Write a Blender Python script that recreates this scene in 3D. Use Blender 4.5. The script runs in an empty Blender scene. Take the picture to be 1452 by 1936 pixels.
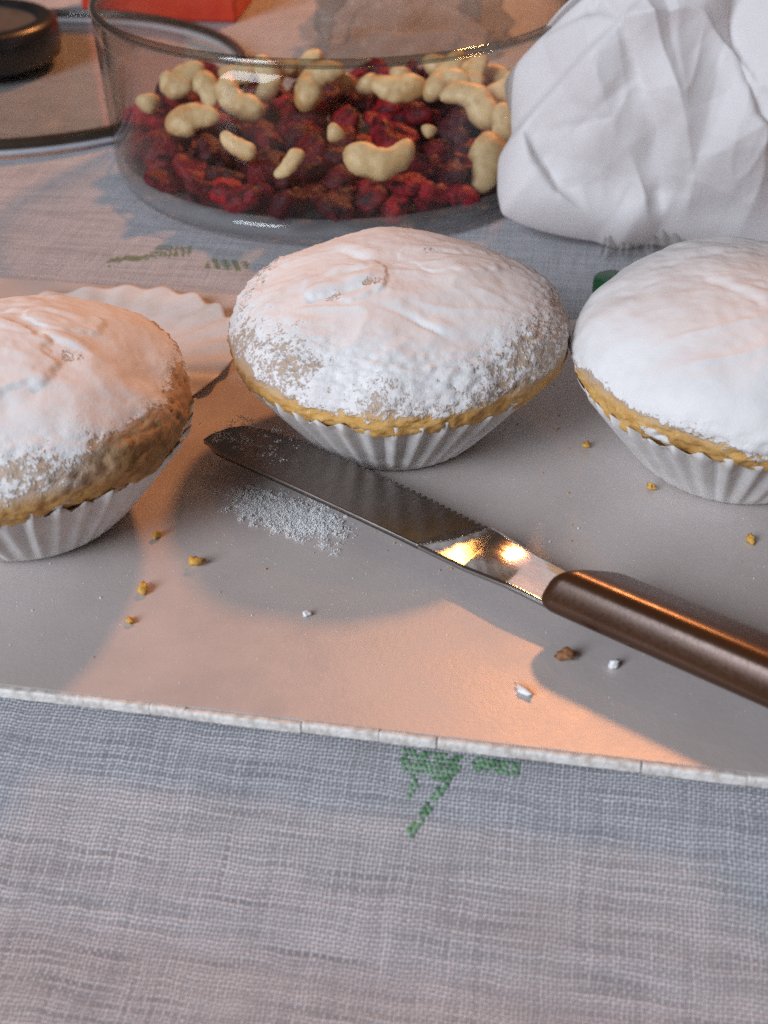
import bpy, math, random
import numpy as np
from mathutils import Vector, Matrix

SC = bpy.context.scene
COL = SC.collection
rnd = random.Random(7)

# ---------------------------------------------------------------- camera
cam_d = bpy.data.cameras.new('camera')
cam = bpy.data.objects.new('camera', cam_d)
COL.objects.link(cam)
PITCH = math.radians(35.0)
DIST = 0.27
cam.location = (0.0, -DIST * math.cos(PITCH), DIST * math.sin(PITCH))
cam.rotation_euler = (math.pi / 2 - PITCH, 0, 0)
cam_d.sensor_fit = 'VERTICAL'
cam_d.sensor_height = 24.0
cam_d.sensor_width = 18.0
cam_d.lens = 24.0 * 2400 / 1936
cam_d.clip_start = 0.005
cam_d.clip_end = 50
cam_d.dof.use_dof = True
cam_d.dof.focus_distance = 0.268
cam_d.dof.aperture_fstop = 15.0
SC.camera = cam

# ---------------------------------------------------------------- world and lamps
world = bpy.data.worlds.new('World')
SC.world = world
world.use_nodes = True
bg = world.node_tree.nodes['Background']
bg.inputs['Color'].default_value = (0.50, 0.38, 0.34, 1)
bg.inputs['Strength'].default_value = 0.15

def lamp(name, kind, loc, energy, color, target=(0, 0.05, 0.02), **kw):
    d = bpy.data.lights.new(name, kind)
    d.energy = energy
    d.color = color
    for k, v in kw.items():
        setattr(d, k, v)
    o = bpy.data.objects.new(name, d)
    COL.objects.link(o)
    o.location = loc
    o.rotation_euler = (Vector(target) - Vector(loc)).to_track_quat('-Z', 'Y').to_euler()
    return o

# warm room lamp behind the table, a little to the right, about 40 degrees up
lamp('room_lamp', 'POINT', (0.25, 0.84, 0.71), 29.0, (1.0, 0.38, 0.125), shadow_soft_size=0.05)
# a small warm flame further back, mirrored in the blade
lamp('flame_lamp', 'POINT', (0.024, 0.444, 0.527), 0.34, (1.0, 0.42, 0.10), shadow_soft_size=0.016)
# cool window light from the front left
lamp('window_light', 'AREA', (-1.15, -1.20, 0.95), 38.0, (0.82, 0.89, 1.0),
     shape='RECTANGLE', size=0.8, size_y=1.0)

SC.render.engine = 'CYCLES'
SC.view_settings.view_transform = 'Standard'
SC.view_settings.look = 'None'
SC.view_settings.exposure = 0.0
SC.view_settings.gamma = 1.0
SC.view_settings.use_curve_mapping = False
SC.cycles.max_bounces = 7
SC.cycles.diffuse_bounces = 3
SC.cycles.glossy_bounces = 3
SC.cycles.transparent_max_bounces = 24
SC.cycles.sample_clamp_indirect = 4.0
SC.cycles.use_denoising = False

# ---------------------------------------------------------------- helpers
def smooth(a, b, x):
    t = np.clip((x - a) / (b - a), 0, 1)
    return t * t * (3 - 2 * t)

def _hash(i, j, k, s):
    h = (i * 374761393 + j * 668265263 + k * 2147483647 + s * 144665) & 0xffffffff
    h = ((h ^ (h >> 13)) * 1274126177) & 0xffffffff
    h = ((h ^ (h >> 16)) * 2246822519) & 0xffffffff
    return ((h ^ (h >> 15)) & 0xffff) / 65535.0

def vnoise(p, s=0):
    p = np.asarray(p, float)
    f = np.floor(p)
    w = p - f
    w = w * w * (3 - 2 * w)
    i = f.astype(np.int64)
    r = 0
    for dx in (0, 1):
        for dy in (0, 1):
            for dz in (0, 1):
                wt = (w[:, 0] if dx else 1 - w[:, 0]) * (w[:, 1] if dy else 1 - w[:, 1]) * (w[:, 2] if dz else 1 - w[:, 2])
                r = r + wt * _hash(i[:, 0] + dx, i[:, 1] + dy, i[:, 2] + dz, s)
    return r * 2 - 1

def fbm(p, s=0, o=4):
    p = np.asarray(p, float)
    r, a = 0, 1.0
    for n in range(o):
        r = r + a * vnoise(p * (2.03 ** n) + 17.3 * n, s + n)
        a *= 0.5
    return r

def mesh(name, verts, faces, mat=None, parent=None, smooth_shade=True, attrs=None, link=True, uv=None):
    me = bpy.data.meshes.new(name)
    verts = np.asarray(verts, float)
    if isinstance(faces, np.ndarray):
        nf, k = faces.shape
        me.vertices.add(len(verts)); me.vertices.foreach_set('co', verts.astype(np.float32).ravel())
        me.loops.add(nf * k); me.loops.foreach_set('vertex_index', faces.astype(np.int32).ravel())
        me.polygons.add(nf); me.polygons.foreach_set('loop_start', np.arange(0, nf * k, k, dtype=np.int32))
        me.update(calc_edges=True)
    else:
        me.from_pydata([tuple(v) for v in verts], [], [tuple(int(q) for q in f) for f in faces])
    me.polygons.foreach_set('use_smooth', [bool(smooth_shade)] * len(me.polygons))
    if attrs:
        for k, v in attrs.items():
            a = me.attributes.new(k, 'FLOAT', 'POINT')
            a.data.foreach_set('value', np.asarray(v, np.float32))
    if uv is not None:
        l = me.uv_layers.new(name='UVMap')
        idx = np.empty(len(me.loops), np.int32)
        me.loops.foreach_get('vertex_index', idx)
        l.data.foreach_set('uv', np.asarray(uv, np.float32)[idx].ravel())
    if mat:
        me.materials.append(mat)
    me.update()
    if not link:
        return me
    o = bpy.data.objects.new(name, me)
    COL.objects.link(o)
    if parent:
        o.parent = parent
    return o

def inst(name, me, parent=None, loc=(0, 0, 0), rot=(0, 0, 0), scale=(1, 1, 1)):
    o = bpy.data.objects.new(name, me)
    COL.objects.link(o)
    o.parent = parent
    o.location = loc
    o.rotation_euler = rot
    o.scale = scale
    return o

def grid_faces(nu, nv, wrap_u=False, wrap_v=False):
    """verts indexed [v*nu+u]"""
    U = np.arange(nu if wrap_u else nu - 1)
    V = np.arange(nv if wrap_v else nv - 1)
    u, v = np.meshgrid(U, V)
    u, v = u.ravel(), v.ravel()
    u1, v1 = (u + 1) % nu, (v + 1) % nv
    return np.stack([v * nu + u, v * nu + u1, v1 * nu + u1, v1 * nu + u], 1)

def lathe(profile, n=96, closed=False):
    pr = np.array(profile)
    a = np.linspace(0, 2 * np.pi, n, endpoint=False)
    V = np.concatenate([np.stack([r * np.cos(a), r * np.sin(a), np.full(n, z)], 1) for r, z in pr])
    return V, grid_faces(n, len(pr), wrap_u=True, wrap_v=closed)

def empty(name, loc=(0, 0, 0), rz=0.0, rx=0.0, ry=0.0):
    o = bpy.data.objects.new(name, None)
    o.empty_display_size = 0.01
    COL.objects.link(o)
    o.location = loc
    o.rotation_euler = (rx, ry, rz)
    return o

def tag(o, label=None, cat=None, group=None, kind=None):
    if label: o['label'] = label
    if cat: o['category'] = cat
    if group: o['group'] = group
    if kind: o['kind'] = kind
    return o

class NT:
    """tiny node builder"""
    def __init__(self, name):
        self.m = bpy.data.materials.new(name)
        self.m.use_nodes = True
        self.t = self.m.node_tree
        self.t.nodes.clear()
        self.out = self.t.nodes.new('ShaderNodeOutputMaterial')
    def n(self, kind, inputs=None, **props):
        nd = self.t.nodes.new(kind)
        for k, v in props.items():
            setattr(nd, k, v)
        for k, v in (inputs or {}).items():
            self.set(nd.inputs[k], v)
        return nd
    def set(self, sock, v):
        if isinstance(v, bpy.types.NodeSocket):
            self.t.links.new(v, sock)
        elif isinstance(v, (tuple, list)) and len(v) == 3 and sock.type == 'RGBA':
            sock.default_value = (*v, 1)
        else:
            sock.default_value = v
    def math(self, op, a, b=0.0, c=0.0, clamp=False):
        nd = self.n('ShaderNodeMath', {0: a, 1: b, 2: c}, operation=op)
        nd.use_clamp = clamp
        return nd.outputs[0]
    def mix(self, f, a, b):
        nd = self.n('ShaderNodeMix', data_type='RGBA')
        self.set(nd.inputs[0], f); self.set(nd.inputs[6], a); self.set(nd.inputs[7], b)
        return nd.outputs[2]
    def ramp(self, x, a, b, o0=0.0, o1=1.0):
        nd = self.n('ShaderNodeMapRange', {0: x, 1: a, 2: b, 3: o0, 4: o1}, interpolation_type='SMOOTHSTEP')
        return nd.outputs[0]
    def obj(self):
        return self.n('ShaderNodeTexCoord').outputs['Object']
    def noise(self, scale, detail=3.0, rough=0.5, vec=None, out=0):
        nd = self.n('ShaderNodeTexNoise', {'Scale': scale, 'Detail': detail, 'Roughness': rough})
        self.set(nd.inputs['Vector'], vec if vec is not None else self.obj())
        return nd.outputs[out]
    def attr(self, name):
        return self.n('ShaderNodeAttribute', attribute_name=name).outputs['Fac']
    def bump(self, h, strength=0.5, dist=0.001, normal=None):
        nd = self.n('ShaderNodeBump', {'Height': h, 'Strength': strength, 'Distance': dist})
        if normal is not None:
            self.set(nd.inputs['Normal'], normal)
        return nd.outputs[0]
    def bsdf(self, **kw):
        nd = self.n('ShaderNodeBsdfPrincipled')
        for k, v in kw.items():
            self.set(nd.inputs[k.replace('_', ' ')], v)
        return nd.outputs[0]
    def done(self, sh):
        self.t.links.new(sh, self.out.inputs[0])
        return self.m

# ---------------------------------------------------------------- materials
def mat_board():
    t = NT('glossy_board')
    o = t.obj()
    n1 = t.noise(60, 4, .6, o)
    n2 = t.noise(900, 3, .6, o)
    dust = t.ramp(t.noise(2200, 2, .6, o), .60, .72)
    patch = t.ramp(t.noise(22, 3, .6, o), .42, .66)
    dust = t.math('MULTIPLY', dust, patch)
    c = t.mix(t.ramp(n1, .3, .7), (.545, .485, .46), (.595, .535, .51))
    c = t.mix(t.math('MULTIPLY', dust, .35), c, (.80, .79, .78))
    r = t.ramp(n1, .3, .75, .36, .44)
    b = t.bump(n2, .12, .0004)
    df = t.n('ShaderNodeBsdfDiffuse', {'Color': c, 'Normal': b}).outputs[0]
    gl = t.n('ShaderNodeBsdfGlossy', {'Color': (1, 1, 1), 'Roughness': r, 'Normal': b}, distribution='BECKMANN').outputs[0]
    fc = t.n('ShaderNodeLayerWeight', {'Blend': .5}).outputs['Facing']
    f = t.math('ADD', t.math('MULTIPLY', t.math('POWER', fc, 5.0), .80), .085)     # varnish, Schlick
    f = t.math('MULTIPLY', f, t.math('SUBTRACT', 1.0, t.math('MULTIPLY', dust, .7)))
    return t.done(t.n('ShaderNodeMixShader', {0: f, 1: df, 2: gl}).outputs[0])

def mat_edge():
    t = NT('worn_white_edge')
    o = t.obj()
    c = t.mix(t.ramp(t.noise(700, 4, .65, o), .35, .7), (.85, .83, .79), (.55, .50, .45))
    return t.done(t.bsdf(Base_Color=c, Roughness=.6, Normal=t.bump(t.noise(1500, 3, .6, o), .6, .0003)))

def mat_cloth():
    t = NT('woven_cloth')
    uv = t.n('ShaderNodeUVMap', uv_map='UVMap').outputs[0]
    wob = t.noise(140, 2, .5, uv, out=1)
    wv = t.n('ShaderNodeVectorMath', {0: wob, 1: (.5, .5, .5)}, operation='SUBTRACT').outputs[0]
    wv = t.n('ShaderNodeVectorMath', {0: wv, 3: .0016}, operation='SCALE').outputs[0]
    p = t.n('ShaderNodeVectorMath', {0: uv, 1: wv}, operation='ADD').outputs[0]
    PT = 1 / .00064
    sx = t.n('ShaderNodeSeparateXYZ', {0: p})
    a = t.math('MULTIPLY', sx.outputs[0], PT); b = t.math('MULTIPLY', sx.outputs[1], PT)
    fa, fb = t.math('FLOOR', a), t.math('FLOOR', b)
    ta = t.math('SINE', t.math('MULTIPLY', t.math('FRACT', a), math.pi))       # round profile of each thread
    tb = t.math('SINE', t.math('MULTIPLY', t.math('FRACT', b), math.pi))
    over = t.math('MODULO', t.math('ADD', t.math('ADD', fa, fb), 10000.0), 2.0)    # plain weave: over, under
    over = t.math('ROUND', over)
    # every thread has its own thickness and shade that drifts along it
    n_row = t.noise(1.0, 1, .5, t.n('ShaderNodeCombineXYZ', {0: t.math('MULTIPLY', sx.outputs[0], 48.0), 1: t.math('MULTIPLY', fb, 3.7), 2: 0.0}).outputs[0])
    n_col = t.noise(1.0, 1, .5, t.n('ShaderNodeCombineXYZ', {0: t.math('MULTIPLY', fa, 3.7), 1: t.math('MULTIPLY', sx.outputs[1], 48.0), 2: 5.0}).outputs[0])
    n_row = t.math('SUBTRACT', n_row, .5); n_col = t.math('SUBTRACT', n_col, .5)
    weft = t.math('MULTIPLY', t.math('POWER', tb, .7), t.math('ADD', .75, t.math('MULTIPLY', n_row, 2.1)))
    warp = t.math('MULTIPLY', t.math('POWER', ta, .7), t.math('ADD', .70, t.math('MULTIPLY', n_col, 1.15)))
    top_ = t.n('ShaderNodeMix', {0: over, 2: weft, 3: warp}, data_type='FLOAT').outputs[0]
    under = t.n('ShaderNodeMix', {0: over, 2: warp, 3: weft}, data_type='FLOAT').outputs[0]
    fine = t.noise(2600, 2, .6, uv)
    h = t.math('ADD', t.math('ADD', t.math('MULTIPLY', top_, .85), t.math('MULTIPLY', under, .15)), t.math('MULTIPLY', t.math('SUBTRACT', fine, .5), .75))
    big = t.noise(28, 3, .6, uv)
    c = t.mix(t.ramp(h, .05, .95), (.20, .205, .225), (.68, .68, .715))
    c = t.mix(t.math('MULTIPLY', t.ramp(big, .5, .75), .35), c, (.34, .30, .27))
    return t.done(t.bsdf(Base_Color=c, Roughness=.85, Specular_IOR_Level=.2, Normal=t.bump(h, .8, .0003), Sheen_Weight=.15))

def mat_thread():
    t = NT('green_thread')
    o = t.obj()
    c = t.mix(t.ramp(t.noise(500, 3, .6, o), .35, .65), (.075, .19, .085), (.22, .40, .23))
    return t.done(t.bsdf(Base_Color=c, Roughness=.8))

def mat_case():
    t = NT('white_baking_paper')
    o = t.obj()
    c = t.mix(t.ramp(t.noise(180, 3, .6, o), .35, .7), (.87, .85, .84), (.79, .75, .71))
    d = t.bsdf(Base_Color=c, Roughness=.65, Normal=t.bump(t.noise(1200, 3, .6, o), .25, .0003))
    tr = t.n('ShaderNodeBsdfTranslucent', {'Color': (.86, .80, .74)}).outputs[0]
    return t.done(t.n('ShaderNodeMixShader', {0: .22, 1: d, 2: tr}).outputs[0])

def mat_cake():
    t = NT('sugared_cake')
    o = t.obj()
    cov = t.attr('sugar')
    crust = t.attr('crust')
    g = t.noise(1300, 3, .65, o)
    g2 = t.noise(420, 3, .6, o)
    m = t.math('ADD', cov, t.math('ADD', t.math('MULTIPLY', t.math('SUBTRACT', g, .5), 1.1), t.math('MULTIPLY', t.math('SUBTRACT', g2, .5), .9)))
    m = t.ramp(m, .36, .60)
    sponge = t.mix(t.ramp(t.noise(300, 4, .65, o), .3, .7), (.80, .50, .17), (.66, .36, .095))
    sponge = t.mix(t.ramp(g, .58, .7), sponge, (.84, .62, .30))
    brown = t.mix(t.ramp(t.noise(350, 4, .65, o), .3, .7), (.50, .27, .10), (.33, .16, .055))
    base = t.mix(crust, sponge, brown)
    base = t.mix(t.math('MULTIPLY', t.math('MULTIPLY', t.attr('dusty'), .8), t.math('SUBTRACT', 1.0, crust)), base, (.50, .40, .34))
    sug = t.mix(t.ramp(t.noise(90, 4, .6, o), .35, .7), (.87, .855, .845), (.80, .775, .765))
    c = t.mix(m, base, sug)
    h = t.math('ADD', t.math('MULTIPLY', m, .8), t.math('MULTIPLY', g, .5))
    b = t.bump(h, t.ramp(cov, .75, 1.15, .55, .20), .0007)
    return t.done(t.bsdf(Base_Color=c, Roughness=t.ramp(m, 0, 1, .55, .72), Normal=b, Specular_IOR_Level=.35))

def mat_sugar():
    t = NT('icing_sugar')
    return t.done(t.bsdf(Base_Color=(.92, .92, .92), Roughness=.75))

def mat_steel(name, col, rough, streak=(1, 1, 1)):
    t = NT(name)
    o = t.obj()
    v = t.n('ShaderNodeVectorMath', {0: o, 1: streak}, operation='MULTIPLY').outputs[0]
    n = t.noise(900, 4, .6, v)
    sm = t.noise(70, 3, .6, o)
    r = t.math('ADD', t.ramp(sm, .3, .75, rough * .8, rough * 1.4), t.math('MULTIPLY', n, .05))
    c = t.mix(t.ramp(n, .35, .7), col, tuple(q * .86 for q in col))
    return t.done(t.bsdf(Base_Color=c, Metallic=1.0, Roughness=r, Normal=t.bump(n, .06, .0002)))

def mat_handle():
    t = NT('bronze_handle')
    o = t.obj()
    n = t.noise(1500, 2, .6, o)
    c = t.mix(t.ramp(t.noise(60, 3, .6, o), .3, .7), (.070, .027, .010), (.052, .019, .007))
    return t.done(t.bsdf(Base_Color=c, Metallic=.25, Roughness=t.ramp(n, .3, .7, .24, .31), Specular_IOR_Level=.5,
                         Normal=t.bump(n, .05, .0002)))

def mat_glass(name, tint, edge, refl=1.0, milky=0.0):
    t = NT(name)
    fc = t.n('ShaderNodeLayerWeight', {'Blend': .5}).outputs['Facing']
    fr = t.math('ADD', t.math('MULTIPLY', t.math('POWER', fc, 5.0), .92), .022)   # Schlick
    c = t.mix(t.math('POWER', fc, 4.0), tint, edge)
    tr = t.n('ShaderNodeBsdfTransparent', {'Color': c}).outputs[0]
    gl = t.n('ShaderNodeBsdfGlossy', {'Color': (1, 1, 1), 'Roughness': .03}).outputs[0]
    f = t.math('MULTIPLY', fr, refl, clamp=True)
    if milky:
        df = t.n('ShaderNodeBsdfDiffuse', {'Color': (.80, .82, .86)}).outputs[0]
        tr = t.n('ShaderNodeMixShader', {0: milky, 1: tr, 2: df}).outputs[0]
    return t.done(t.n('ShaderNodeMixShader', {0: f, 1: tr, 2: gl}).outputs[0])

def mat_film():
    t = NT('clear_plastic_film')
    o = t.obj()
    fr = t.math('POWER', t.n('ShaderNodeLayerWeight', {'Blend': .5, 'Normal': t.bump(t.noise(160, 4, .6, o), .8, .004)}).outputs['Facing'], 3.0)
    tr = t.n('ShaderNodeBsdfTransparent', {'Color': (.80, .79, .77)}).outputs[0]
    df = t.bsdf(Base_Color=(.62, .61, .60), Roughness=.2)
    f = t.math('ADD', t.math('MULTIPLY', fr, .6), .12, clamp=True)
    return t.done(t.n('ShaderNodeMixShader', {0: f, 1: tr, 2: df}).outputs[0])

def mat_bag():
    t = NT('white_tissue')
    o = t.obj()
    n = t.noise(45, 4, .6, o)
    c = t.mix(t.ramp(n, .35, .7), (.955, .95, .955), (.92, .91, .92))
    d = t.bsdf(Base_Color=c, Roughness=.55, Specular_IOR_Level=.3, Normal=t.bump(t.noise(500, 4, .6, o), .12, .0006))
    tr = t.n('ShaderNodeBsdfTranslucent', {'Color': (.92, .88, .87)}).outputs[0]
    return t.done(t.n('ShaderNodeMixShader', {0: .30, 1: d, 2: tr}).outputs[0])

def mat_cashew():
    t = NT('cashew_flesh')
    o = t.obj()
    ci = t.n('ShaderNodeObjectInfo').outputs['Random']
    n = t.noise(170, 4, .6, o)
    c = t.mix(t.ramp(n, .35, .68), (.76, .57, .30), (.50, .29, .11))
    c = t.mix(t.math('MULTIPLY', ci, .45), c, (.76, .62, .36))
    return t.done(t.bsdf(Base_Color=c, Roughness=.5, 
                         Normal=t.bump(t.noise(600, 3, .6, o), .2, .0006)))

def mat_berry():
    t = NT('dried_cranberry')
    o = t.obj()
    ci = t.n('ShaderNodeObjectInfo').outputs['Random']
    c = t.mix(t.math('POWER', ci, 1.6), (.075, .007, .012), (.42, .016, .028))
    c = t.mix(t.ramp(t.noise(220, 4, .6, o), .4, .7), c, (.022, .005, .009))
    return t.done(t.bsdf(Base_Color=c, Roughness=.48, Specular_IOR_Level=.3, Normal=t.bump(t.noise(420, 4, .65, o), .7, .0015)))

def mat_plain(name, c1, c2, rough=.5, scale=120, **kw):
    t = NT(name)
    o = t.obj()
    c = t.mix(t.ramp(t.noise(scale, 4, .6, o), .35, .68), c1, c2)
    return t.done(t.bsdf(Base_Color=c, Roughness=rough, Normal=t.bump(t.noise(scale * 6, 3, .6, o), .15, .0004), **kw))

M = dict(board=mat_board(), edge=mat_edge(), cloth=mat_cloth(), thread=mat_thread(), case=mat_case(), cake=mat_cake(),
         sugar=mat_sugar(), blade=mat_steel('blade_steel', (.62, .59, .57), .07, (.25, 1, 1)),
         ground=mat_steel('ground_steel', (.30, .265, .245), .24, (1, .2, 1)), handle=mat_handle(),
         glass=mat_glass('bowl_glass', (.965, .965, .955), (.42, .42, .38)),
         foot=mat_glass('thick_bowl_glass', (.95, .95, .95), (.45, .46, .44), 1.3, .12),
         rim=mat_glass('rim_glass', (.70, .69, .66), (.10, .09, .075), 2.2),
         dark_rim=mat_plain('dark_glazed_rim', (.045, .033, .022), (.03, .022, .016), .25),
         rim_highlight=mat_plain('painted_rim_highlight', (.50, .51, .55), (.44, .45, .49), .3),  # pale colour standing in for a highlight on the plate
         plate=mat_glass('plate_glass', (.97, .97, .96), (.78, .76, .70), .6),
         film=mat_film(), bag=mat_bag(), cashew=mat_cashew(), berry=mat_berry(),
         black=mat_plain('black_plastic', (.010, .010, .011), (.016, .015, .015), .32),
         recess=mat_plain('brown_felt', (.10, .085, .07), (.07, .055, .045), .6),
         red=mat_plain('red_card', (.62, .045, .012), (.56, .035, .010), .45),
         pale=mat_plain('pale_print', (.80, .72, .66), (.74, .64, .58), .5),
         green=mat_plain('green_plastic', (.010, .10, .035), (.008, .07, .025), .4),
         olive=mat_plain('olive_thread', (.16, .19, .10), (.22, .25, .15), .85, 400),
         crumb=mat_plain('yellow_crumb', (.70, .40, .08), (.55, .27, .05), .7, 700),
         crust=mat_plain('brown_crumb', (.30, .13, .05), (.20, .08, .03), .7, 700))

# ================================================================ tablecloth (hangs over the table's front edge)
EA = math.radians(-9.4)
EU = np.array([math.cos(EA), math.sin(EA)])       # along the table edge
EP = np.array([-math.sin(EA), math.cos(EA)])      # towards the back
V_EDGE = -0.0620                                  # where the cloth starts to bend down
DROP = 0.0120                                     # the cloth steps down in front of the board, then runs on almost flat

def cloth_profile(v):
    """coordinate v (m, towards the back) -> (distance, height, slope angle)"""
    s = V_EDGE - v
    t = np.clip(s / .044, 0, 1)
    z = -DROP * t * t * (3 - 2 * t) - .12 * np.maximum(s - .034, 0)
    dz = DROP / .044 * 6 * t * (1 - t) + .12 * (s > .034)
    return v, z, np.arctan(dz)

def cloth_point(u, v, lift=0.0):
    u, v = np.asarray(u, float), np.asarray(v, float)
    d, z, ang = cloth_profile(v)
    w = 0.0016 * fbm(np.stack([u * 9, v * 11, 0 * u], 1), 5, 3) * smooth(.12, .24, v) \
        + 0.0012 * fbm(np.stack([u * 14, v * 10, 0 * u + 3], 1), 9, 3) * smooth(-.085, -.16, v)
    off = lift + w
    d = d - np.sin(ang) * off
    z = z + np.cos(ang) * off
    return np.stack([EU[0] * u + EP[0] * d, EU[1] * u + EP[1] * d, z], 1)

us = np.linspace(-.75, .75, 161)
vs = np.concatenate([np.linspace(-.36, -.13, 40), np.linspace(-.128, -.066, 40), np.linspace(-.06, 1.3, 140)])
uu, vv = np.meshgrid(us, vs)
cl = mesh('tablecloth', cloth_point(uu.ravel(), vv.ravel()), grid_faces(len(us), len(vs)), M['cloth'],
          uv=np.stack([uu.ravel(), vv.ravel()], 1))
tag(cl, 'grey woven tablecloth with green motifs hanging over the table edge', 'tablecloth')

def stitches(name, cells, mat, size=.00088, seed=1):
    """embroidered knots: one small bead for every stitch cell (u, v)"""
    r = np.random.RandomState(seed)
    V, F = [], []
    base = np.array([(1, 0, 0), (0, 1, 0), (-1, 0, 0), (0, -1, 0), (.5, .5, .55), (-.5, .5, .55), (-.5, -.5, .55), (.5, -.5, .55), (0, 0, .7)])
    bf = [(0, 1, 5, 4), (1, 2, 6, 5), (2, 3, 7, 6), (3, 0, 4, 7), (4, 5, 8), (5, 6, 8), (6, 7, 8), (7, 4, 8)]
    bf = [f if len(f) == 4 else f for f in bf]
    for (u, v) in cells:
        k = len(V)
        j = r.uniform(-.12, .12, 2) * size
        a = r.uniform(0, 6.28)
        s = size * r.uniform(.48, .68)
        for q in base:
            x, y = q[0] * s * 1.1, q[1] * s * .9
            x, y = x * math.cos(a) - y * math.sin(a), x * math.sin(a) + y * math.cos(a)
            V.append(cloth_point([u + x + j[0]], [v + y + j[1]], .00005 + q[2] * s * .55)[0])
        F += [tuple(i + k for i in f) for f in bf]
    o = mesh(name, V, F, mat, cl)
    tag(o, kind='stuff')
    return o

def cells_from(polys, size=.00088):
    """polys: list of (list of (u,v)) polygons filled with stitch cells"""
    out = set()
    for poly in polys:
        P = np.array(poly)
        lo, hi = P.min(0), P.max(0)
        for i in range(int(lo[0] // size) - 1, int(hi[0] // size) + 2):
            for jj in range(int(lo[1] // size) - 1, int(hi[1] // size) + 2):
                x, y = i * size + (jj % 2) * size / 2, jj * size
                c = False
                for a in range(len(P)):
                    (x1, y1), (x2, y2) = P[a], P[a - 1]
                    if (y1 > y) != (y2 > y) and x < (x2 - x1) * (y - y1) / (y2 - y1) + x1:
                        c = not c
                if c:
                    out.add((round(x, 6), round(y, 6)))
    return sorted(out)

def ribbon(pts, w):
    P = np.array(pts, float)
    d = np.gradient(P, axis=0)
    n = np.stack([-d[:, 1], d[:, 0]], 1)
    n /= np.linalg.norm(n, axis=1)[:, None]
    return [tuple(p) for p in np.concatenate([P + n * w, (P - n * w)[::-1]])]

near = cells_from([
    [(.0140, -.0672), (.0243, -.0672), (.0250, -.0708), (.0210, -.0724), (.0182, -.0716), (.0145, -.0719)],
    [(.0259, -.0672), (.0341, -.0672), (.0344, -.0702), (.0308, -.0696), (.0262, -.0696)],
    ribbon([(.0166, -.0716), (.0173, -.0741), (.0164, -.0764)], .0007),
    ribbon([(.0230, -.0710), (.0215, -.0747), (.0195, -.0784), (.0179, -.0821)], .0008)])
near = [c for k, c in enumerate(near) if (k * 7919) % 11 > 0]
stitches('embroidered_motif', near, M['thread'], seed=3)

def uv_of(x, y):
    return (EU[0] * x + EU[1] * y, EP[0] * x + EP[1] * y)
far = cells_from([
    ribbon([uv_of(-.082, .128), uv_of(-.072, .133), uv_of(-.062, .136)], .0026),
    [uv_of(-.070, .132), uv_of(-.058, .133), uv_of(-.058, .140), uv_of(-.069, .141)],
    [uv_of(-.053, .124), uv_of(-.040, .122), uv_of(-.040, .129), uv_of(-.052, .131)]])
far = [c for k, c in enumerate(far) if (k * 7919) % 7 > 2]
stitches('embroidered_motif', far, M['olive'], seed=4)

# ================================================================ board
BT = 0.0040                                        # height of the board's top face
B_FRONT, B_BACK = -0.0684, 0.0900
def edge_pt(u, v, z):
    return (EU[0] * u + EP[0] * v, EU[1] * u + EP[1] * v, z)
BU0, BU1 = -0.20, 0.21
board = empty('serving_board', edge_pt(0, 0, 0))
tag(board, 'glossy beige serving board with worn white edge under the muffins', 'board')
nu, nv = 60, 30
gu = np.linspace(BU0, BU1, nu); gv = np.linspace(B_FRONT + .0006, B_BACK, nv)
a, b = np.meshgrid(gu, gv)
top = np.array([edge_pt(x, y, BT) for x, y in zip(a.ravel(), b.ravel())])
V = list(top); F = list(map(tuple, grid_faces(nu, nv)))
ring = [(i) for i in range(nu)] + [nu * j + nu - 1 for j in range(1, nv)] + [nu * (nv - 1) + i for i in range(nu - 2, -1, -1)] + [nu * j for j in range(nv - 2, 0, -1)]
k0 = len(V)
for i in ring:
    V.append((V[i][0], V[i][1], .0012))
n = len(ring)
for i in range(n):
    F.append((ring[i], k0 + i, k0 + (i + 1) % n, ring[(i + 1) % n]))
bd = mesh('panel', V, F, M['board'], board, smooth_shade=False)

# the worn white edging, broken into short lengths
def bar_mesh(L, w, h, seed):
    r = np.random.RandomState(seed)
    ns = 7
    V, F = [], []
    for i in range(ns):
        x = L * i / (ns - 1)
        t = .94 if i in (0, ns - 1) else 1.0
        hh = h * (1 - .12 * r.rand()) * (t * .4 + .6)
        ww = w * (1 - .15 * r.rand()) * t
        V += [(x, -ww * .5, 0), (x, w * .5, 0), (x, w * .5, hh * .8), (x, w * .15, hh), (x, -ww * .3, hh), (x, -ww * .5, hh * .72)]
    for i in range(ns - 1):
        for j in range(6):
            a, b = i * 6 + j, i * 6 + (j + 1) % 6
            F.append((a, b, b + 6, a + 6))
    F.append(tuple(range(5, -1, -1))); F.append(tuple((ns - 1) * 6 + j for j in range(6)))
    return mesh('edging', V, F, M['edge'], smooth_shade=False, link=False)
kinds = [(L, bar_mesh(L, .0014, .0020, i)) for i, L in enumerate((.0062, .0095, .0130, .0165, .0200, .0110))]
u = -.125
i = 0
while u < .135:
    L, me = rnd.choice(kinds)
    o = inst('edging', me, board, edge_pt(u, B_FRONT + rnd.uniform(-.0001, .0001), .0021 + rnd.uniform(-.0001, .0001)), (0, rnd.uniform(-.004, .004), EA))
    u += L + rnd.choice((.00005, .0001, .0001, .0003))
    i += 1

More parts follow.
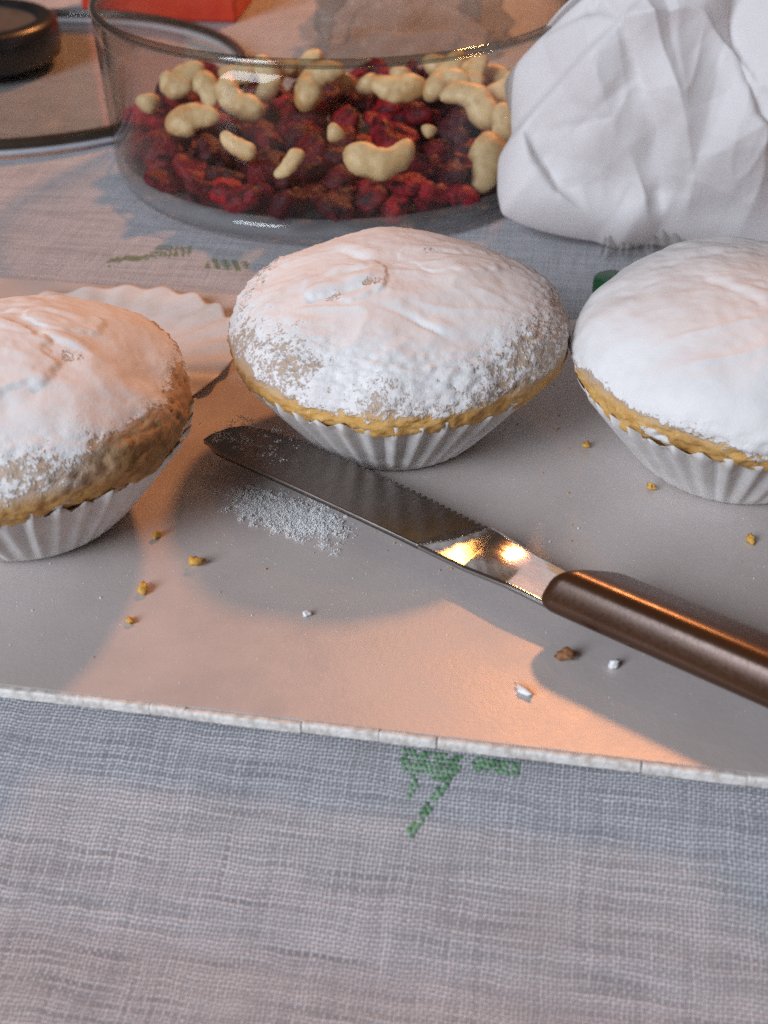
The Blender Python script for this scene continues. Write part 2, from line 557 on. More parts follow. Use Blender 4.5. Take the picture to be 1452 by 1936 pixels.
# ================================================================ muffins
def muffin(loc, rot, shape, seed, creases, bare_and_shaded, label, rz=0.0, smooth_lo=.80, plates=(), spots=()):
    rb, rr, zr, rd, zd, ht = shape
    root = empty('muffin', loc, rz, *rot)
    tag(root, label, 'muffin', 'sugared muffins on the board')
    nu, nv = 260, 150
    # profile from inside the case, out over its rim, round the shoulder to the top
    ctrl = [(rb - .002, .0015), (rr - .0040, zr - .002), ]
    for q in np.linspace(.06, .95, 12):
        ctrl.append((rr - .0046 + (rd - rr + .0046) * math.sin(q * math.pi / 2), zd - (zd - zr) * math.cos(q * math.pi / 2)))
    for q in np.linspace(0, 1, 26):
        tt = q * math.pi / 2
        ctrl.append((rd * max(math.cos(tt), 0) ** .82, zd + (ht - zd) * math.sin(tt) ** 1.05))
    ctrl = np.array(ctrl)
    sl = np.concatenate([[0], np.cumsum(np.linalg.norm(np.diff(ctrl, axis=0), axis=1))])
    tq = np.linspace(0, sl[-1], nv)
    R = np.interp(tq, sl, ctrl[:, 0]); Z = np.interp(tq, sl, ctrl[:, 1])
    for _ in range(2):
        R[1:-1] = (R[:-2] + 2 * R[1:-1] + R[2:]) / 4; Z[1:-1] = (Z[:-2] + 2 * Z[1:-1] + Z[2:]) / 4
    R[-1] = 0.0001
    dR, dZ = np.gradient(R), np.gradient(Z)
    nl = np.hypot(dR, dZ)
    nR, nZ = dZ / nl, -dR / nl
    A = np.linspace(0, 2 * np.pi, nu, endpoint=False)
    aa, rrr = np.meshgrid(A, R); _, zz = np.meshgrid(A, Z)
    _, n_r = np.meshgrid(A, nR); _, n_z = np.meshgrid(A, nZ)
    aa, rrr, zz, n_r, n_z = [q.ravel() for q in (aa, rrr, zz, n_r, n_z)]
    x, y = rrr * np.cos(aa), rrr * np.sin(aa)
    P = np.stack([x, y, zz], 1)
    hn = np.clip((zz - zr) / (ht - zr), 0, 1)         # 0 at the case rim, 1 at the top
    outside = smooth(zr - .001, zr + .002, zz)
    disp = (.0010 * fbm(P * 60, seed, 2) + .0020 * vnoise(P * 30, seed + 71)) * outside
    gran = smooth(.02, .14, hn) * (1 - smooth(smooth_lo - .22, smooth_lo + .10, hn + .10 * fbm(P * 90, seed + 3, 3)))
    disp += (.00050 * fbm(P * 850, seed + 5, 3) + .00040 * np.abs(vnoise(P * 1300, seed + 8))) * gran
    disp += .00028 * fbm(P * 260, seed + 6, 3) * outside * (1 - gran) * .8
    disp += (.0008 * np.abs(fbm(P * 330, seed + 7, 3)) + .0007 * fbm(P * 110, seed + 9, 2)) * (1 - smooth(.0, .16, hn)) * outside
    upper = smooth(.35, .6, hn)
    for (x0, y0, x1, y1, depth, w, ridge, rw) in creases:
        d = np.array([x1 - x0, y1 - y0]); L = np.linalg.norm(d); d /= L
        wx, wy = x - x0, y - y0
        s = (wx * d[0] + wy * d[1]) / L
        wob = .0007 * vnoise(np.stack([s * 5 + seed, 0 * s, 0 * s], 1), seed)
        t = -wx * d[1] + wy * d[0] + wob * 1.2
        along = smooth(-.12, .18, s) * (1 - smooth(.75, 1.1, s))
        irr = .55 + .45 * vnoise(np.stack([s * 6, t * 300, 0 * s + seed], 1), seed + 2)
        disp += upper * along * irr * (-depth * .75 * np.exp(-(t / (w * .8)) ** 2) + ridge * .8 * np.exp(-((t - w * 2.0) / (rw * 1.7)) ** 2))
    # folds of icing drawn over the top
    wp = P + .004 * np.stack([vnoise(P * 110, seed + 61), vnoise(P * 110, seed + 62), 0 * x], 1)
    rid = 1 - np.abs(vnoise(wp * np.array([70, 150, 60]), seed + 63))
    disp += .00042 * (rid ** 4 - .2) * smooth(.50, .75, hn) * smooth(-.6, .3, vnoise(P * 45, seed + 64))
    plate_m = np.zeros_like(x)
    for (px, py, pr, lift) in plates:
        dd = np.hypot(x - px, (y - py) * 1.25) + .0022 * fbm(np.stack([x, y, 0 * x], 1) * 240, seed + 11, 3)
        k = 1 - smooth(pr - .0006, pr + .0006, dd)
        disp += lift * k * upper
        plate_m = np.maximum(plate_m, k)
    x = x + n_r * np.cos(aa) * disp; y = y + n_r * np.sin(aa) * disp; zz2 = zz + n_z * disp
    # how much sugar covers the crust
    low = .10 + .09 * fbm(np.stack([np.cos(aa) * 2.2, np.sin(aa) * 2.2, 0 * aa], 1), seed + 21, 3)
    sug = smooth(low - .04, low + .30, hn) * 1.18 - .10
    sug = sug - .62 * gran * smooth(.10, .70, .5 + .5 * fbm(P * 45, seed + 31, 2))
    crust = np.zeros_like(x)
    for (ang, wid, amount, hmax) in bare_and_shaded:  # bare crust; on the left muffin also its painted shaded side
        da = np.abs((aa - math.radians(ang) + np.pi) % (2 * np.pi) - np.pi)
        k = (1 - smooth(wid * .5, wid, da)) * (1 - smooth(hmax * .55, hmax, hn + .12 * fbm(P * 120, seed + 41, 3)))
        sug = sug - amount * k
        crust = np.maximum(crust, k * np.clip(amount, 0, 1))
    sug = np.maximum(sug, plate_m * 1.1)
    for (px, py, pr_, am_) in spots:
        sug = sug - am_ * (1 - smooth(pr_ * .4, pr_, np.hypot(x - px, (y - py) * 1.3) + .0012 * fbm(P * 420, seed + 81, 2))) * upper
    # a few sugar crumbs caught on the rim
    sug = sug + .9 * smooth(.42, .62, vnoise(P * 190, seed + 51)) * (1 - smooth(.10, .3, hn))
    cake = mesh('cake', np.stack([x, y, zz2], 1), grid_faces(nu, nv, wrap_u=True), M['cake'], root,
                attrs=dict(sugar=sug, crust=crust, dusty=smooth(.22, .38, hn)))
    # pleated paper case
    npl, per = 42, 8
    r = np.random.RandomState(seed)
    na = npl * per
    amp = r.uniform(.55, 1.35, npl); shift = r.uniform(-.6, .6, npl); toph = r.uniform(-.0007, .0008, npl)
    V = []
    nh = 14
    for j in range(nh):
        q = j / (nh - 1)
        for i in range(na):
            pl, f = divmod(i, per)
            ph = f / per
            tri = 1 - abs(2 * ((ph + .07 * shift[pl]) % 1) - 1)         # 0..1..0
            tri = .6 * tri + .4 * tri * tri * (3 - 2 * tri)
            am = (.0003 + .0021 * q) * amp[pl]
            rad = rb + (rr - rb) * (q ** .92) + am * (tri - .5) + .0010 * q
            z = q * (zr + .0026)
            if j == nh - 1:
                z += (.0024 * (tri - .55)) + toph[pl]
            if j == 0:
                rad = rb * .985
            a_ = 2 * np.pi * (i + .35 * shift[pl] * per * .12) / na + .012 * math.sin(i * .11 + seed) * q
            V.append((rad * math.cos(a_), rad * math.sin(a_), z + .0002))
    F = [tuple(f) for f in grid_faces(na, nh, wrap_u=True)]
    k = len(V); V.append((0, 0, .0004))
    F += [(k, (i + 1) % na, i) for i in range(na)]
    case = mesh('paper_case', V, F, M['case'], root)
    so = case.modifiers.new('thickness', 'SOLIDIFY'); so.thickness = .00008; so.offset = 1
    return root

SH = (.0185, .0332, .0172, .0362, .0245, .0400)
muffin((.002, .0280, BT), (0, 0), SH, 11,
       [(-.019, -.0135, .0000, -.0075, .0014, .0014, .0011, .0016),
        (-.0030, -.0160, .0135, -.0255, .0012, .0008, .0009, .0012),
        (-.0130, -.0050, -.003, -.0030, .0006, .0010, .0010, .0014),
        (-.0150, .0110, -.0030, .0000, .0006, .0012, .0008, .0014),
        (.0060, .0040, .0170, .0060, .0006, .0008, .0004, .0010)],
       [(185, .75, 1.0, .42), (-62, .5, .35, .34)],
       'central muffin with folded sugar icing in a white pleated case behind the blade',
       plates=[(-.010, -.006, .0085, .0005), (.012, .004, .0100, .0003)], spots=[(-.0045, -.0085, .0030, .62), (-.012, -.0115, .0026, .55), (.0085, .0060, .0022, .5), (.0150, -.0010, .0020, .45)])
muffin((-.0722, -.0050, BT), (math.radians(-1), math.radians(-2)), SH, 23,
       [(-.006, .001, .020, -.008, .0011, .0009, .0010, .0012),
        (-.002, .008, .015, .004, .0007, .0009, .0006, .0012)],
       [(-18, .75, 1.05, .78), (-78, .5, .45, .30), (60, .9, .30, .9)],  # first entry browns the right side to paint its shade
       'sugared muffin at the left edge of the picture with unsugared brown patches and shade painted on its right', smooth_lo=.70,
       plates=[(-.004, -.010, .0165, .0007), (.012, .004, .007, .0005)], spots=[(.0, -.0165, .0026, .5), (.016, -.008, .0036, .5)])
muffin((.0762, .0155, BT), (0, 0), (.0190, .0340, .0176, .0370, .0260, .0420), 37,
       [(-.012, .004, -.002, -.012, .0007, .0014, .0009, .0020),
        (-.004, -.004, .014, -.006, .0006, .0014, .0007, .0016),
        (-.020, .012, .004, .016, .0005, .0016, .0007, .0020)],
       [(-95, 1.2, .32, .22)],
       'thickly sugared muffin at the right edge, below the white crumpled bag', smooth_lo=.45)

# a flattened paper case with a softly scalloped edge behind the left muffin
def flat_case():
    na, nr = 360, 40
    V = []
    r = np.random.RandomState(8)
    npl = 23
    am = r.uniform(.6, 1.3, npl + 1)
    for j in range(nr):
        q = j / (nr - 1)
        for i in range(na):
            a_ = 2 * math.pi * i / na
            ph = a_ / (2 * math.pi) * npl
            w = .5 - .5 * math.cos(2 * math.pi * ph)
            k = max(0, (q - .55) / .45)
            amp = am[int(ph)] * (1 - (ph % 1)) + am[(int(ph) + 1) % npl] * (ph % 1)
            rad = .0400 * q + .0010 * k * (w - .5) * amp
            z = .0003 + .0018 * k ** 1.6 + .0012 * k * (w - .35) * amp + .0010 * math.sin(a_ * 2 + 1) * k
            V.append((rad * math.cos(a_), rad * math.sin(a_) * .93, max(z, .0002)))
    o = mesh('paper_case', V, grid_faces(na, nr, wrap_u=True), M['case'])
    o.location = (-.0765, .0625, BT); o.rotation_euler = (0, 0, .2)
    so = o.modifiers.new('thickness', 'SOLIDIFY'); so.thickness = .00012
    tag(o, 'flattened white paper case with a scalloped edge behind the left muffin', 'paper case')
flat_case()

# ================================================================ knife
kn_o = np.array([-.0398, .0100]); ka = np.array([.80, -.60]); kb = np.array([.60, .80])
knife = empty('knife', (kn_o[0], kn_o[1], BT), math.atan2(ka[1], ka[0]))
tag(knife, 'serrated table knife with bronze brown handle lying across the board', 'knife')
X_T = np.array([0, .0015, .004, .009, .02, .034, .0488, .067, .080, .094])
Y_T = np.array([.0040, .0080, .0106, .0124, .0140, .0142, .0138, .0130, .0122, .0108])
xs = np.unique(np.concatenate([np.linspace(0, .008, 26), np.linspace(.008, .068, 400), np.linspace(.068, .094, 70)]))
ytop = np.interp(xs, X_T, Y_T)
ser = (np.abs(((xs / .0015) % 1) - .5) * 2) ** 1.4 * .00095 * smooth(.006, .010, xs) * (1 - smooth(.064, .0672, xs))
ytop = ytop - ser
ybot = .0016 * (1 - smooth(0, .006, xs)) + .0007 * np.sin(xs / .094 * math.pi)
# slope of the flat along the blade: it bows, so each stretch mirrors another part of the room
fp = np.interp(xs, [0, .050, .0560, .094], [-.035, -.035, -.045, -.050])
zbase = np.concatenate([[0], np.cumsum((fp[1:] + fp[:-1]) / 2 * np.diff(xs))])
zbase = .0040 + (zbase - zbase[-1])
ny = 26
def blade_z(xx, yy):
    q = np.clip(yy / .0145, 0, 1)
    g = smooth(.0575 + q * .0095, .0555 + q * .0095, xx)       # the serrated bevel is ground at its own angle
    return np.interp(xx, xs, zbase) + g * (.085 * (yy - .0075) - .0002) + (1 - g) * np.interp(xx, [.057, .0610, .0680, .0775, .094], [.112, .106, .086, -.08, -.10]) * (yy - .0075)
V = []
for i, xx in enumerate(xs):
    for j in range(ny):
        q = j / (ny - 1)
        yy = ybot[i] + (ytop[i] - ybot[i]) * q
        V.append((xx, yy, float(blade_z(xx, yy))))
V = np.array(V)
nx = len(xs)
F = np.array([(i * ny + j, (i + 1) * ny + j, (i + 1) * ny + j + 1, i * ny + j + 1) for i in range(nx - 1) for j in range(ny - 1)])
cx, cy = V[F].mean(1)[:, 0], V[F].mean(1)[:, 1]
isg = cx < .0565 + .0096 * np.clip(cy / .0135, 0, 1) + .0012 * np.sin(np.clip(cy / .0135, 0, 1) * math.pi)
zmin = V[:, 2].min()
V[:, 2] += max(0.0022 - zmin, 0)
for nm, sel, mt in (('blade', ~isg, 'blade'), ('serrated_bevel', isg, 'ground')):
    ff = F[sel]
    used, inv = np.unique(ff, return_inverse=True)
    o = mesh(nm, V[used], inv.reshape(ff.shape), M[mt], knife)
    so = o.modifiers.new('thickness', 'SOLIDIFY'); so.thickness = .0011; so.offset = -1
# handle: a rounded bar with a slanted front end
hl = .115
hx = np.concatenate([np.linspace(0, .004, 14), np.linspace(.0055, hl - .006, 30), np.linspace(hl - .005, hl, 12)])
ns = 48
V = []
for xx in hx:
    e0 = min(1, math.sqrt(max(0, 1 - (1 - min(xx / .0022, 1)) ** 2)))
    e1 = math.sqrt(max(0, 1 - max(0, (xx - (hl - .005)) / .005) ** 2))
    e = max(min(.66 + .34 * e0, e1), .02)
    w = (.0076 + .0010 * (xx / hl)) * (.55 + .45 * e); h = .0049 * e
    for j in range(ns):
        a_ = 2 * math.pi * j / ns
        ca, sa = math.cos(a_), math.sin(a_)
        yy = w * math.copysign(abs(ca) ** .58, ca); zz = h * math.copysign(abs(sa) ** .62, sa)
        sl = max(0, 1 - xx / .03)
        tl = -.42                                  # the grip is rolled a little away from the camera
        yy, zz = yy * math.cos(tl) - zz * math.sin(tl), yy * math.sin(tl) + zz * math.cos(tl)
        V.append((.0905 + xx + sl * (yy * .62), .0052 + yy, .0068 + zz))
F = [tuple(f) for f in grid_faces(ns, len(hx), wrap_u=True)]
F.append(tuple(range(ns - 1, -1, -1))); F.append(tuple((len(hx) - 1) * ns + j for j in range(ns)))
hd = mesh('handle', V, F, M['handle'], knife)

# ================================================================ glass bowl
BC = (-.0165, .2110)
bowl = empty('glass_bowl', (BC[0], BC[1], 0.0012))
tag(bowl, 'round clear glass bowl holding cashews and dried cranberries', 'bowl')
H = .0555
prof = [(.0752, .0065), (.0757, .014), (.0764, .030), (.0770, .046), (.0774, H - .0016), (.0756, H - .0016), (.0748, .046), (.0740, .030), (.0731, .014), (.0722, .0080)]
V, F = lathe(prof, 128)
mesh('wall', V, F, M['glass'], bowl)
a_ = np.linspace(0, 2 * np.pi, 16, endpoint=False)
V, F = lathe([(.0765 + .0013 * math.cos(q), H - .0009 + .0014 * math.sin(q)) for q in a_], 160, closed=True)
mesh('rim', V, F, M['rim'], bowl)
prof = [(.0001, .0006), (.050, .0006), (.062, .0000), (.0705, .0000), (.0742, .0016), (.0752, .0065), (.0722, .0080), (.070, .0066), (.060, .0058), (.0001, .0056)]
V, F = lathe(prof, 128)
mesh('base', V, F, M['foot'], bowl)

# ---------------------------------------------------------------- cashews
def cashew_mesh(name, R, arc, rad, taper, seed, squash=.85):
    r = np.random.RandomState(seed)
    ns, nr = 34, 20
    V = []
    for i in range(ns):
        q = i / (ns - 1)
        a_ = (q - .5) * arc
        # rounded ends
        e = math.sqrt(max(0, 1 - abs(2 * q - 1) ** 5))
        rr_ = rad * (1 + taper * (q - .5) * 2) * (.93 + .12 * math.sin(math.pi * q)) * max(e, .03)
        c = np.array([R * math.sin(a_), -R * math.cos(a_) + R, 0])
        nrm = np.array([math.sin(a_), -math.cos(a_), 0])
        for j in range(nr):
            b_ = 2 * math.pi * j / nr
            V.append(c + nrm * rr_ * math.cos(b_) + np.array([0, 0, rr_ * math.sin(b_) * squash]))
    V = np.array(V)
    V[:, 1] -= V[:, 1].mean()
    N = fbm(V * 260 + seed * 7, seed, 3)
    c0 = V.reshape(ns, nr, 3).mean(1).repeat(nr, 0)
    d = V - c0
    seam = np.exp(-((np.tile(np.arange(nr), ns) / nr * 2 * np.pi - 1.7) / .16) ** 2)      # the split line of the nut
    V = c0 + d * (1 + .15 * N - .16 * seam)[:, None]
    F = [tuple(f) for f in grid_faces(nr, ns, wrap_u=True)]
    F.append(tuple(range(nr - 1, -1, -1))); F.append(tuple((ns - 1) * nr + j for j in range(nr)))
    return mesh(name, V, F, M['cashew'], link=False)
CM = dict(
    big=cashew_mesh('cashew', .0080, 2.9, .0045, -.26, 1), mid=cashew_mesh('cashew', .0076, 2.7, .0040, .2, 2),
    slim=cashew_mesh('cashew', .0120, 1.1, .0028, .28, 3, .7), chunk=cashew_mesh('cashew', .0060, .9, .0042, .1, 4),
    half=cashew_mesh('cashew', .0085, 2.0, .0046, .3, 5, .6), vee=cashew_mesh('cashew', .0072, 2.3, .0038, .2, 6, .6))
G = 'cashew nuts in the glass bowl'
cash = [  # kind, x, y, z, rotation z, tilt x, scale, label
    ('mid', -.0476, .1985, .0230, -0.8, .85, 1.05, 'curved cashew standing out left of centre in the glass bowl'),
    ('mid', -.0215, .2090, .0240, -2.3, .85, 1.12, 'arched cashew in the middle of the bowl, opening to the lower right'),
    ('big', -.0005, .1470, .0215, 0.1, .85, 1.00, 'largest cashew, a fat U shape near the front of the bowl'),
    ('vee', .0045, .2080, .0240, 0, .85, 1.15, 'split cashew shaped like a V behind the largest cashew'),
    ('half', -.0600, .1810, .0205, -2.8, .85, 1.00, 'wide pale split cashew at the left of the bowl'),
    ('slim', -.0450, .1630, .0190, -0.6, .85, 1.0, 'slim cashew piece pointing down right beside the pale split cashew'),
    ('slim', -.0285, .1490, .0180, 0.85, .85, .88, 'small slim cashew piece near the front left berries'),
    ('chunk', -.0155, .1680, .0215, 0.4, .85, .82, 'small round cashew chunk left above the largest cashew'),
    ('chunk', -.0790, .2010, .0200, 1.4, .85, 1.0, 'stubby cashew against the left wall of the bowl'),
    ('half', -.0670, .2180, .0230, -2.2, .85, .95, 'shadowed cashew behind the stubby one at the left wall'),
    ('mid', -.0415, .2330, .0250, 1.6, .85, .95, 'upright cashew at the back left of the pile'),
    ('half', -.0520, .2540, .0240, 0.2, .85, .85, 'pale cashew half at the far back left of the pile'),
    ('chunk', -.0140, .2390, .0250, 0.7, .85, .95, 'cashew chunk tucked behind the arched cashew'),
    ('chunk', -.0060, .2290, .0245, 1.8, .85, 1.05, 'yellowish cashew chunk between the arched and the V shaped cashew'),
    ('chunk', .0135, .1720, .0205, 1.0, .85, .62, 'tiny cashew crumb right above the largest cashew'),
    ('big', .0275, .1920, .0225, 2.5, .85, 1.0, 'broad brownish cashew at the right of the bowl'),
    ('big', .0375, .2320, .0240, 2.6, .85, 1.0, 'round cashew at the back right beside the white bag'),
    ('half', .0400, .2020, .0250, 0.5, .85, 1.0, 'pinkish split cashew touching the white bag side of the pile'),
    ('half', .0310, .1650, .0120, 1.5, .85, 1.15, 'long cashew standing at the right wall of the bowl'),
    ('mid', .0360, .1800, .0180, 1.2, .85, .95, 'cashew above the long one at the right wall'),
    ('chunk', -.0740, .2200, .0215, .4, .85, 1.1, 'knobbly cashew at the left wall behind the stubby one'),
    ('half', -.0590, .2020, .0235, 2.0, .85, .8, 'half hidden cashew left of the curved one'),
    ('mid', -.0300, .2600, .0250, .3, .85, .9, 'cashew at the far back of the pile left of centre'),
    ('half', -.0360, .2470, .0255, -2.6, .85, .8, 'cashew half leaning behind the upright one'),
    ('chunk', .0050, .2450, .0250, 1.1, .85, 1.0, 'cashew chunk at the far back behind the V shaped one'),
    ('mid', .0200, .2460, .0250, 2.2, .85, .9, 'cashew at the far back right of the pile'),
    ('half', .0310, .2130, .0265, -1.9, .85, .9, 'cashew resting on top of the nuts at the right'),
    ('mid', .0210, .2080, .0240, -2.7, .85, .9, 'arched cashew right of the V shaped one'),
    ('chunk', -.0660, .1890, .0190, 2.4, .85, .8, 'small cashew chunk under the pale split cashew'),
    ('half', .0440, .1880, .0230, 1.9, .85, .9, 'cashew pressed against the right wall of the bowl'),
    ('vee', .0220, .2250, .0245, 0.8, .85, 1.0, 'dim cashew behind the broad brownish one'),
]
cash = [(k_, x_, y_ - (.016 if y_ > .236 else .010 if y_ > .226 else 0), z_ - (.004 if y_ > .226 else 0), *o_) for k_, x_, y_, z_, *o_ in cash]
for kd, x, y, z, rz, rx, s, lab in cash:
    o = inst('cashew', CM[kd], None, (x, y, z + .0045), (rx, 0, rz), (s, s, s))
    o.rotation_mode = 'ZYX'
    tag(o, lab, 'cashew', G)

# ---------------------------------------------------------------- dried cranberries
def berry_mesh(seed):
    r = np.random.RandomState(seed)
    nu, nv = 30, 18
    V = []
    ax = r.uniform(.8, 1.25, 3) * np.array([1.25, .95, .55])
    for j in range(nv):
        t = math.pi * j / (nv - 1)
        for i in range(nu):
            a_ = 2 * math.pi * i / nu
            V.append((math.sin(t) * math.cos(a_) * ax[0], math.sin(t) * math.sin(a_) * ax[1], math.cos(t) * ax[2]))
    V = np.array(V)
    k = 1 + .34 * vnoise(V * 1.3 + seed, seed) - .26 * np.abs(vnoise(V * np.array([3.2, 3.2, 1.5]), seed + 4)) - .10 * np.abs(vnoise(V * 6, seed + 5))
    V = V * k[:, None] * .0072
    return mesh('dried_cranberry', V, grid_faces(nu, nv, wrap_u=True), M['berry'], link=False)
BM = [berry_mesh(100 + i) for i in range(8)]
placed = []
def try_put(x, y, z, gap):
    for (a_, b_, c_) in placed:
        if (a_ - x) ** 2 + (b_ - y) ** 2 + (c_ - z) ** 2 < gap * gap:
            return False
    placed.append((x, y, z))
    return True
for kd, x, y, z, rz, rx, s, lab in cash:
    placed.append((x, y, z + .001))
rb_ = random.Random(5)
nput = 0
front_row = []
for layer, (z0, gap, tries, lim) in enumerate(((.0100, .0085, 1800, .0680), (.0160, .0080, 2200, .0670))):
    for _ in range(tries):
        a_ = rb_.uniform(0, 2 * math.pi); r_ = lim * math.sqrt(rb_.random())
        x, y = BC[0] + r_ * math.cos(a_), BC[1] + r_ * math.sin(a_)
        z = z0 + rb_.uniform(-.0008, .0012) + (.003 * (y - BC[1]) / .07 if layer else 0)
        if (layer == 0 and r_ < .036) or y > .256:
            continue
        if not try_put(x, y, z, gap):
            continue
        s = rb_.uniform(.82, 1.12)
        o = inst('dried_cranberry', BM[nput % 8], None, (x, y, z), (rb_.uniform(-.9, .9), rb_.uniform(-.9, .9), rb_.uniform(0, 6.3)), (s, s, s))
        tag(o, 'dark red wrinkled dried cranberry among the cashews in the glass bowl', 'dried cranberry', 'dried cranberries in the glass bowl')
        if layer and math.hypot(x - BC[0], y - BC[1]) > .050 and y < BC[1] - .022:
            front_row.append(o)
        nput += 1
ORD = 'first second third fourth fifth sixth seventh eighth ninth tenth eleventh twelfth thirteenth fourteenth fifteenth sixteenth seventeenth eighteenth'.split()
for i, o in enumerate(sorted(front_row, key=lambda q: q.location.x)):
    if i < len(ORD):
        o['label'] = '%s dried cranberry from the left in the row along the front wall of the bowl' % ORD[i]

# ================================================================ white crumpled bag
def crumpled_bag():
    """A leaning, inflated bag: lies in a plane tilted back from the table, 9 cm thick, with fold lines pressed in."""
    S = 1 / 6238.0
    O = np.array([.100, .1345, .001])
    UP = np.array([0, math.sin(PITCH), math.cos(PITCH)]); FW = np.array([0, math.cos(PITCH), -math.sin(PITCH)])
    root = empty('crumpled_bag', tuple(O))
    tag(root, 'large crumpled white plastic bag standing beside the glass bowl', 'bag')
    def pl(a, b):                      # drawing units (1/6.2 mm) -> metres in the bag's plane
        return np.array([(a - 1350) * S, (478 - b) * S])
    C = pl(1450, -120)
    outline = np.array([pl(*q) for q in [(950, 168), (958, 145), (985, 130), (1000, 78), (1030, 66), (1062, 70), (1100, 48), (1140, 0), (1165, -300), (1185, -700), (1205, -1100), (1235, -1450), (1320, -1700), (1480, -1780), (1640, -1650), (1740, -1200),
        (1780, -600), (1770, -100), (1720, 200), (1670, 350), (1590, 450), (1480, 492), (1400, 488), (1330, 478), (1262, 470), (1225, 462), (1160, 474), (1120, 458), (1050, 446), (985, 428), (946, 408),
        (938, 370), (940, 300), (966, 262), (962, 220)]])
    d = outline - C
    oa = np.arctan2(d[:, 1], d[:, 0]); orad = np.hypot(d[:, 0], d[:, 1])
    k = np.argsort(oa); oa, orad = oa[k], orad[k]
    nu, nr = 900, 280
    A = np.linspace(-np.pi, np.pi, nu, endpoint=False)
    Rm = np.interp(A, np.concatenate([oa - 2 * np.pi, oa, oa + 2 * np.pi]), np.tile(orad, 3))
    for _ in range(2):
        Rm = (np.roll(Rm, 1) + 2 * Rm + np.roll(Rm, -1)) / 4
    rho = np.concatenate([np.linspace(0.002, .92, nr - 40), np.linspace(.923, 1, 40)])
    def half(sign, dmax):
        aa, rr_ = np.meshgrid(A, rho)
        R_, _ = np.meshgrid(Rm, rho)
        aa, rr_, R_ = aa.ravel(), rr_.ravel(), R_.ravel()
        X = C[0] + np.cos(aa) * rr_ * R_; W = C[1] + np.sin(aa) * rr_ * R_
        dep = dmax * np.maximum(1 - rr_ ** 2.4, 0) ** .62
        P = np.stack([X, W, 0 * X + sign], 1)
        edge = smooth(1.0, .86, rr_)
        warp = .006 * fbm(P * 22, 71, 2)
        g = np.zeros_like(X)
        if sign < 0:
            # fold lines: (points, valley depth, width, step across)
            for pts, dp, w, step in [
                    ([(1085, 70), (1110, 130), (1150, 205), (1195, 310), (1222, 400), (1228, 455)], .0045, .0022, .0035),
                    ([(1120, 60), (1175, 170), (1225, 290), (1262, 380), (1268, 450)], -.0030, .0030, .0),
                    ([(1290, 60), (1310, 190), (1352, 300), (1410, 370), (1500, 410)], .0040, .0026, -.0035),
                    ([(1000, 110), (1020, 190), (1045, 250), (1100, 285)], .0016, .0022, .001),
                    ([(966, 255), (995, 320), (1040, 385), (1100, 432), (1160, 462)], .0028, .0018, -.0055),
                    ([(1010, 285), (1125, 289)], .0012, .0012, .0008),
                    ([(1180, 360), (1300, 400), (1400, 430), (1480, 440)], -.0018, .0035, .0),
                    ([(1230, 60), (1300, 45), (1400, 70), (1470, 130)], .0030, .0025, .003),
                    ([(1425, -20), (1415, 60), (1450, 140)], .0040, .0025, .003),
                    ([(1000, 80), (1012, 125), (1080, 120), (1110, 60)], .0022, .0018, -.003)]:
                q = np.array([pl(*t) for t in pts])
                best = np.full(len(X), 9.0); sgn = np.zeros(len(X)); tt = np.zeros(len(X))
                n = len(q) - 1
                for i in range(n):
                    e = q[i + 1] - q[i]; L2 = e @ e
                    t = np.clip(((X - q[i][0]) * e[0] + (W - q[i][1]) * e[1]) / L2, 0, 1)
                    vx, vy = X - (q[i][0] + e[0] * t), W - (q[i][1] + e[1] * t)
                    ds = np.hypot(vx, vy)
                    m = ds < best
                    best = np.where(m, ds, best); sgn = np.where(m, np.sign(e[0] * vy - e[1] * vx), sgn); tt = np.where(m, (i + t) / n, tt)
                al = smooth(-.01, .15, tt) * smooth(1.01, .85, tt)
                sd = best * sgn
                g += .7 * al * (-dp * np.exp(-np.abs(sd) / w) + step * np.tanh(sd / .0016) * np.exp(-best / .012))
        cr = 1 - np.abs(fbm(np.stack([X * 38 + warp * 90, W * 30, 0 * X + sign * 3], 1), 77, 2))
        cr2 = 1 - np.abs(vnoise(np.stack([X * 120 - W * 40, W * 50 + X * 50, 0 * X + 9], 1), 79))
        g += .0030 * (cr ** 3 - .4) + .0008 * (cr2 ** 3 - .3)
        rr2 = np.random.RandomState(5 + sign)
        for _ in range(60):                # straight creases: flat facets meeting at sharp folds
            cx0, cw0 = C[0] + rr2.uniform(-.09, .05), rr2.uniform(-.01, .14)
            th = rr2.uniform(0, np.pi); ln = rr2.uniform(.015, .045)
            dd = (X - cx0) * math.cos(th) + (W - cw0) * math.sin(th)
            tt = -(X - cx0) * math.sin(th) + (W - cw0) * math.cos(th)
            g += rr2.choice((-1, 1)) * rr2.uniform(.10, .30) * np.maximum(.013 - np.sqrt(dd ** 2 + 1e-8), 0) * smooth(ln, ln * .4, np.abs(tt))
        dep = dep + g * edge
        off = sign * np.maximum(dep, 0)
        V = O * 0 + np.outer(X, [1, 0, 0]) + np.outer(W, UP) + np.outer(off, FW)
        V[:, 2] = np.maximum(V[:, 2], .0006 + .0004 * np.sin(X * 900))
        return V
    Vf, Vb = half(-1, .050), half(1, .050)
    F = grid_faces(nu, len(rho), wrap_u=True)
    mesh('bag_body', np.concatenate([Vf, Vb]), np.concatenate([F, F[:, ::-1] + len(Vf)]), M['bag'], root)
    # gathered clear plastic at the bottom
    na, nh = 120, 12
    V = []
